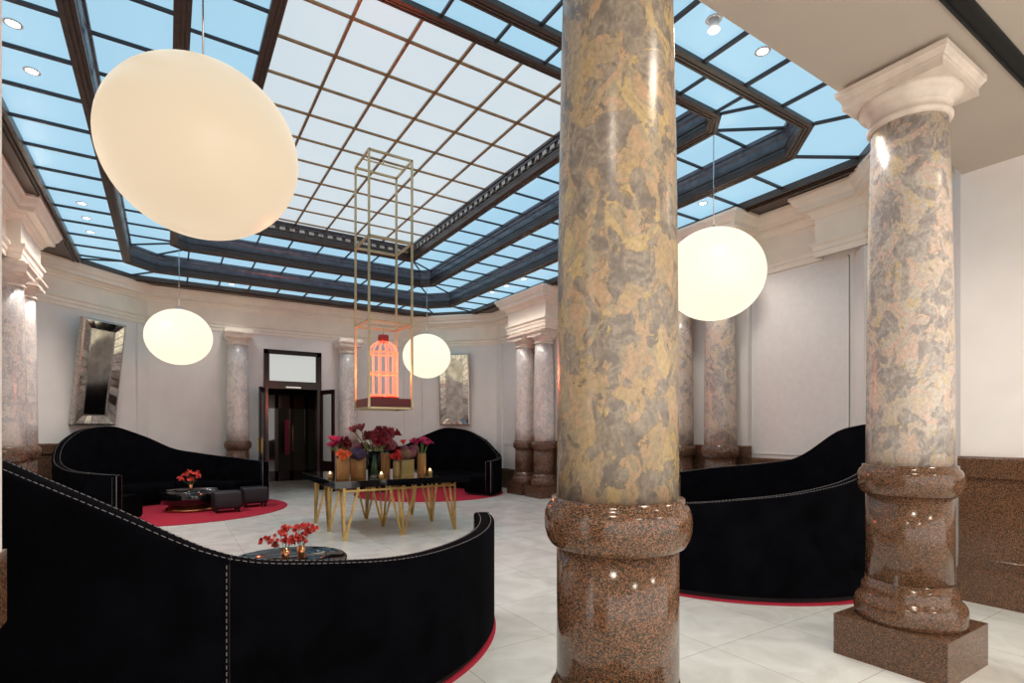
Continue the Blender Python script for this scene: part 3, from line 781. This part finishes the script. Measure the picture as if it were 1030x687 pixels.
x, y = atd(376.5, 7.75); vase(x, y, TZ, .095, .38, 'clear', 'clear green-tinted glass cylinder with long stems of tall dark red amaryllis')
bouquet(x, y, TZ, .095, .38, [(-.33, 0, .80, 'petal_dark', 'cup'), (-.22, 0, .84, 'petal_dark', 'cup'), (-.10, -.03, .70, 'petal_dark', 'twin'), (.02, -.05, .72, 'petal_dark', 'twin'), (.12, 0, .82, 'petal_dark', 'twin'), (.26, .02, .78, 'petal_dark', 'twin'), (.06, -.05, .58, 'petal_dark', 'twin'), (.18, -.02, .62, 'petal_dark', 'twin'), (.36, .0, .74, 'petal_dark', 'cup')], 'tall dark red amaryllis, the highest flowers on the table', sz=.095, stemr=.009)
x, y = atd(386, 8.0); vase(x, y, TZ, .09, .34, 'ribbed', 'ribbed amber vase right beside the clear cylinder')
bouquet(x, y, TZ, .09, .34, [(-.08, -.04, .46, 'petal_dark', 'twin'), (.04, -.06, .48, 'petal_dark', 'twin'), (.12, 0, .52, 'hyd_pink', 'ball'), (0, .05, .55, 'petal_dark', 'twin')], 'dark red blooms in the ribbed vase under the tall amaryllis', sz=.082)
x, y = atd(398.5, 7.85); vase(x, y, TZ, .05, .22, 'gold', 'small gold glass vase with scarlet flowers')
bouquet(x, y, TZ, .05, .22, [(-.06, -.03, .30, 'petal_red', 'spray'), (.03, -.04, .38, 'petal_red', 'spray'), (.05, 0, .28, 'petal_red', 'spray'), (-.03, .02, .36, 'petal_red', 'spray')], 'scarlet flower sprays in the small gold vase', sz=.06)
x, y = atd(408, 7.9); vase(x, y, TZ, .10, .24, 'gold', 'square gold glass vase holding mixed pink and green hydrangea', sq=True)
bouquet(x, y, TZ, .10, .24, [(-.09, -.03, .34, 'hyd_green', 'ball'), (.09, -.03, .37, 'hyd_pink', 'ball'), (0, .06, .45, 'hyd_pink', 'ball'), (.16, .02, .47, 'hyd_pink', 'ball'), (-.02, -.08, .36, 'hyd_green', 'ball'), (-.12, .04, .46, 'petal_dark', 'twin'), (-.02, .05, .60, 'petal_red', 'cup')], 'pink and green hydrangea heads in the square gold vase', sz=.066)
x, y = atd(424, 7.85); vase(x, y, TZ, .065, .33, 'ribbed', 'slender ribbed amber vase with magenta tulips, last on the right')
bouquet(x, y, TZ, .065, .33, [(-.08, 0, .52, 'petal_mag', 'cup'), (-.03, -.05, .58, 'petal_mag', 'cup'), (.04, 0, .60, 'petal_mag', 'cup'), (.13, 0, .55, 'petal_mag', 'cup'), (.09, -.04, .50, 'petal_mag', 'cup'), (-.12, .03, .57, 'petal_mag', 'cup')], 'magenta tulips at the right end of the table', sz=.075)
for u, yy, lb in ((332, 7.9, 'glowing tealight cup at the left end of the black table'), (383.5, 7.45, 'glowing tealight cup before the clear vase at the table front'), (432.5, 7.75, 'glowing tealight cup at the right end of the vases')):
    x, y = atd(u, yy); t = thing('tealight_holder', lb, 'candle', (x, y, TZ), 0, 'tealights on the black table')
    m = MB(); m.lathe([(.03, 0), (.036, .005), (.038, .07), (.034, .07), (.032, .01), (.002, .01)], n=24); m.build('cup', M['ambergold'], t)
    m = MB(); m.lathe([(.025, .012), (.025, .045), (.01, .05)], n=16); m.build('candle', M['white'], t)
    m = MB(); m.lathe([(.004, .05), (.012, .062), (.010, .08), (.002, .10)], n=10); m.build('flame', M['flame'], t)
# coral flowers in copper cups on the coffee tables
for x, y, lb, k, s_ in ((.86, 4.98, 'copper cup of coral orchids on the near coffee table, left one', 0, 1), (1.0, 5.03, 'copper cup of coral orchids on the near coffee table, right one', 1, 1), (.38, 11.9, 'copper cup of red orchids on the back left coffee table', 2, 1.25)):
    z0 = .012 + .364
    if k == 2: z0 += .012
    t = thing('copper_cup', lb, 'vase', (x, y, z0)); m = MB(); m.lathe([(.028, 0), (.034, .004), (.034, .11), (.030, .11), (.029, .01), (.002, .01)], n=28); m.build('cup', M['copper'], t)
    sp = [(-.16, 0, .20), (-.09, .02, .16), (-.04, 0, .24), (.0, -.03, .19), (.05, 0, .17), (.02, .03, .27)] if k == 0 else [(.0, 0, .17), (.05, 0, .22), (.10, .02, .26), (-.05, -.02, .20), (.03, -.02, .28), (-.02, .03, .26)] if k == 1 else [(-.14, 0, .17), (-.07, 0, .24), (0, 0, .17), (.07, 0, .25), (.11, 0, .21), (-.02, 0, .27)]
    bouquet(x, y, z0, .03, .11, [(a * s_, b * s_, c_ * s_, 'petal_coral', 'spray') for a, b, c_ in sp], lb.replace('copper cup of ', '').replace('one', 'bunch').replace('orchids', 'orchid blooms'), sz=.040 * s_, stemr=.0025)

# ------------------------------------------------------------------ pendants
def pendant(x, y, z, top, mat, label, Rg=.585):
    t = thing('globe_pendant', label, 'pendant lamp', (x, y, z), 0, 'opal globe pendants')
    m = MB(); m.sphere((0, 0, 0), Rg, 64, 36, .93); m.build('globe', M[mat], t)
    m = MB(); m.tube([(0, 0, Rg * .92), (0, 0, top - z)], .006, 8); m.build('cord', M['chrome'], t)
    m = MB(); m.lathe([(.05, Rg * .925), (.05, Rg * .95), (.012, Rg * .99), (.008, Rg * 1.03)], n=20); m.build('cap', M['chrome'], t)
    return t
pendant(.20, 4.10, 3.34, 5.12, 'globe', 'huge white globe pendant at upper left, nearest of the four')
pendant(.20, 12.50, 3.36, 5.12, 'globe_hot', 'white globe pendant hanging over the back left sofa')
pendant(5.41, 12.38, 3.36, 5.12, 'globe_hot', 'smallest-looking white globe pendant, beside the red neon birdcage')
pendant(5.56, 4.18, 3.39, 5.12, 'globe_hot', 'white globe pendant on the right over the black sofa, between the two big columns')

# neon birdcage in a brass frame
bx0, bx1, by0, by1, bz0, bz1 = 2.46, 3.12, 7.69, 8.35, 1.83, 5.60
B_ = thing('birdcage_lantern', 'tall thin brass box frame hanging over the table, glowing red neon birdcage inside', 'lantern', ((bx0 + bx1) / 2, (by0 + by1) / 2, bz0))
h = (bx1 - bx0) / 2; Hh = bz1 - bz0
m = MB()
for sx in (-1, 1):
    for sy in (-1, 1): m.bar((sx * h, sy * h, 0), (sx * h, sy * h, Hh), .03)
for z in (0.015, 1.29, 2.51, Hh - .015):
    for a, b in (((-h, -h), (h, -h)), ((h, -h), (h, h)), ((h, h), (-h, h)), ((-h, h), (-h, -h))): m.bar((*a, z), (*b, z), .03)
m.build('frame', M['brasspale'], B_)
m = MB(); m.tube([(0, 0, Hh), (0, 0, Hh + .1)], .012); m.bar((-h, 0, Hh - .015), (h, 0, Hh - .015), .02); m.build('hanger', M['brasspale'], B_)
m = MB(); m.box(-h + .016, h - .016, -h + .016, h - .016, .03, .16); m.build('tray', M['redbox'], B_)
cg = MB(); r = .215; zb, zm, zs, zt = .215, .55, .86, 1.05
nb = 12
for k in range(nb):
    a = 2 * pi * k / nb
    pts = [(r * cos(a), r * sin(a), zb), (r * cos(a), r * sin(a), zs)] + [(r * cos(q) * cos(a), r * cos(q) * sin(a), zs + (zt - zs) * sin(q)) for q in (.3, .6, .9, 1.15, 1.32)]
    cg.tube(pts, .0075, 6)
C_ = cg.build('neon_birdcage', M['neonhot'], B_)
nl = bpy.data.lights.new('neon_light', 'POINT'); nl.energy = 60; nl.color = (1, .16, .07); nl.shadow_soft_size = .12
no = bpy.data.objects.new('neon_light', nl); COL.objects.link(no); no.parent = B_; no.location = (0, 0, .6)
m = MB()
for z in (zb, zm, zs): m.tube([(r * 1.01 * cos(2 * pi * i / 40), r * 1.01 * sin(2 * pi * i / 40), z) for i in range(40)], .011, 6, closed=True)
m.build('neon_ring', M['neon'], C_)
m = MB(); m.lathe([(.24, .16), (.24, .185), (.20, .2), (.01, .2)], n=36); m.build('cage_base', M['redcap'], C_)
m = MB(); m.lathe([(.075, zt - .02), (.08, zt), (.08, zt + .09), (.01, zt + .10)], n=28); m.build('cap', M['redcap'], C_)
m = MB(); m.tube([(0, 0, zt + .08), (0, 0, 1.29)], .006); m.bar((-h, 0, 1.29), (h, 0, 1.29), .012); m.build('suspension_rod', M['brasspale'], C_)

# ------------------------------------------------------------------ mirrors
def mirror(cx_, cy_, cz, yaw, lean, label, w=.86, hh=2.05):
    t = thing('mirror', label, 'mirror', (cx_, cy_, cz))
    T = Matrix.Rotation(yaw, 4, 'Z') @ Matrix.Rotation(lean, 4, 'X')     # local: x across, z up, -y faces the room
    W2, H2 = w / 2, hh / 2
    m = MB(); m.box(-W2, W2, 0, .05, -H2, H2, T); m.build('backing', M['silver'], t)
    fr = .20
    def rect(a, b, y): return [(-a, y, -b), (a, y, -b), (a, y, b), (-a, y, b)]
    m = MB(); m.loft([rect(W2, H2, 0), rect(W2 + .005, H2 + .005, -.05), rect(W2 - .03, H2 - .03, -.06)], T, False, False)
    m.loft([rect(W2 - fr + .02, H2 - fr + .02, -.03), rect(W2 - fr, H2 - fr, -.03), rect(W2 - fr, H2 - fr, -.0)], T, False, False); m.build('frame_edge', M['silver'], t)
    m = MB(); A = rect(W2 - .03, H2 - .03, -.058); Bq = rect(W2 - fr + .02, H2 - fr + .02, -.028)
    for k in range(4):
        a0, a1, b0, b1 = [Vector(p) for p in (A[k], A[(k + 1) % 4], Bq[k], Bq[(k + 1) % 4])]
        n = 5 if k % 2 == 0 else 11
        for i in range(n):
            t0, t1 = (i + .04) / n, (i + .96) / n
            q = [a0.lerp(a1, t0), a0.lerp(a1, t1), b0.lerp(b1, t1), b0.lerp(b1, t0)]
            jit = random.uniform(-.004, .004)
            m.add([T @ (p + Vector((0, jit * (1 if j < 2 else -1), 0))) for j, p in enumerate(q)], [(0, 1, 2, 3)])
    m.build('frame_tiles', M['mirrorframe'], t)
    m = MB(); m.box(-W2 + fr, W2 - fr, -.012, -.002, -H2 + fr, H2 - fr, T); m.build('mirror_glass', M['mirror'], t)
n_ = .15
mirror(-1.29 + n_, 13.48 - n_, 2.65, R(45), R(7.6), 'tall silver framed mirror tilted forward on the left corner wall')
mirror(6.78 - .10, 13.49 - .10, 2.65, R(-45), R(3), 'silver framed mirror on the right corner wall behind the small globe', hh=1.95)

# ------------------------------------------------------------------ recessed spots in the outer glass
def dl(u, v, label, proj=False):
    d = 543 * (ZT - 1.5) / (434 - v); tt = (u - 515) / 543
    x, y = d * (.5385 + .8426 * tt), d * (.8426 - .5385 * tt)
    t = thing('downlight', label, 'spotlight', (x, y, ZT), 0, 'small spotlights set in the glass ceiling')
    m = MB(); m.lathe([(.060, .0), (.064, -.008), (.052, -.014), (.046, -.006)], n=24)
    if proj: m.lathe([(.038, -.0), (.038, -.09), (.030, -.09)], n=24)
    m.build('trim_ring', M['white'], t)
    m = MB(); zz = -.008 if not proj else -.092; m.lathe([(.044, zz), (.02, zz - .004)], n=20); m.build('lens', M['lens'], t)
    s = spot('beam', (0, 0, -.03 if not proj else -.11), SPOT_W * (.3 if (y > 12.5 or (x > 6 and y > 8)) else 1), (1, .93, .85), 118); s.parent = t
for u, v, lb, p in ((13, 23, 'glass ceiling spotlight in the top left corner of the view', 0), (32, 71, 'glass ceiling spotlight just below the top left one', 0),
                    (82, 204, 'first of three close spotlights on the left glass strip', 0), (87, 219, 'middle of three close spotlights on the left glass strip', 0), (91, 233, 'last of three close spotlights on the left glass strip, nearest the corner', 0),
                    (718, 19, 'protruding spotlight at the edge of the beige ceiling', 1), (767, 51, 'flush spotlight in the glass near the beige ceiling edge', 0),
                    (495, 293.5, 'lowest of three spotlights in the glass strip above the far column pair', 0), (509.6, 287.4, 'middle of three spotlights in the glass strip above the far column pair', 0), (526.7, 280.4, 'topmost of three spotlights in the glass strip above the far column pair', 0),
                    (707, 204, 'spotlight in the glass strip over the right wall, near the globe cord', 0), (233, 285.6, 'spotlight in the back glass strip behind the huge globe', 0), (346, 298.3, 'spotlight in the back glass strip by the hanging brass frame', 0)):
    dl(u, v, lb, p)
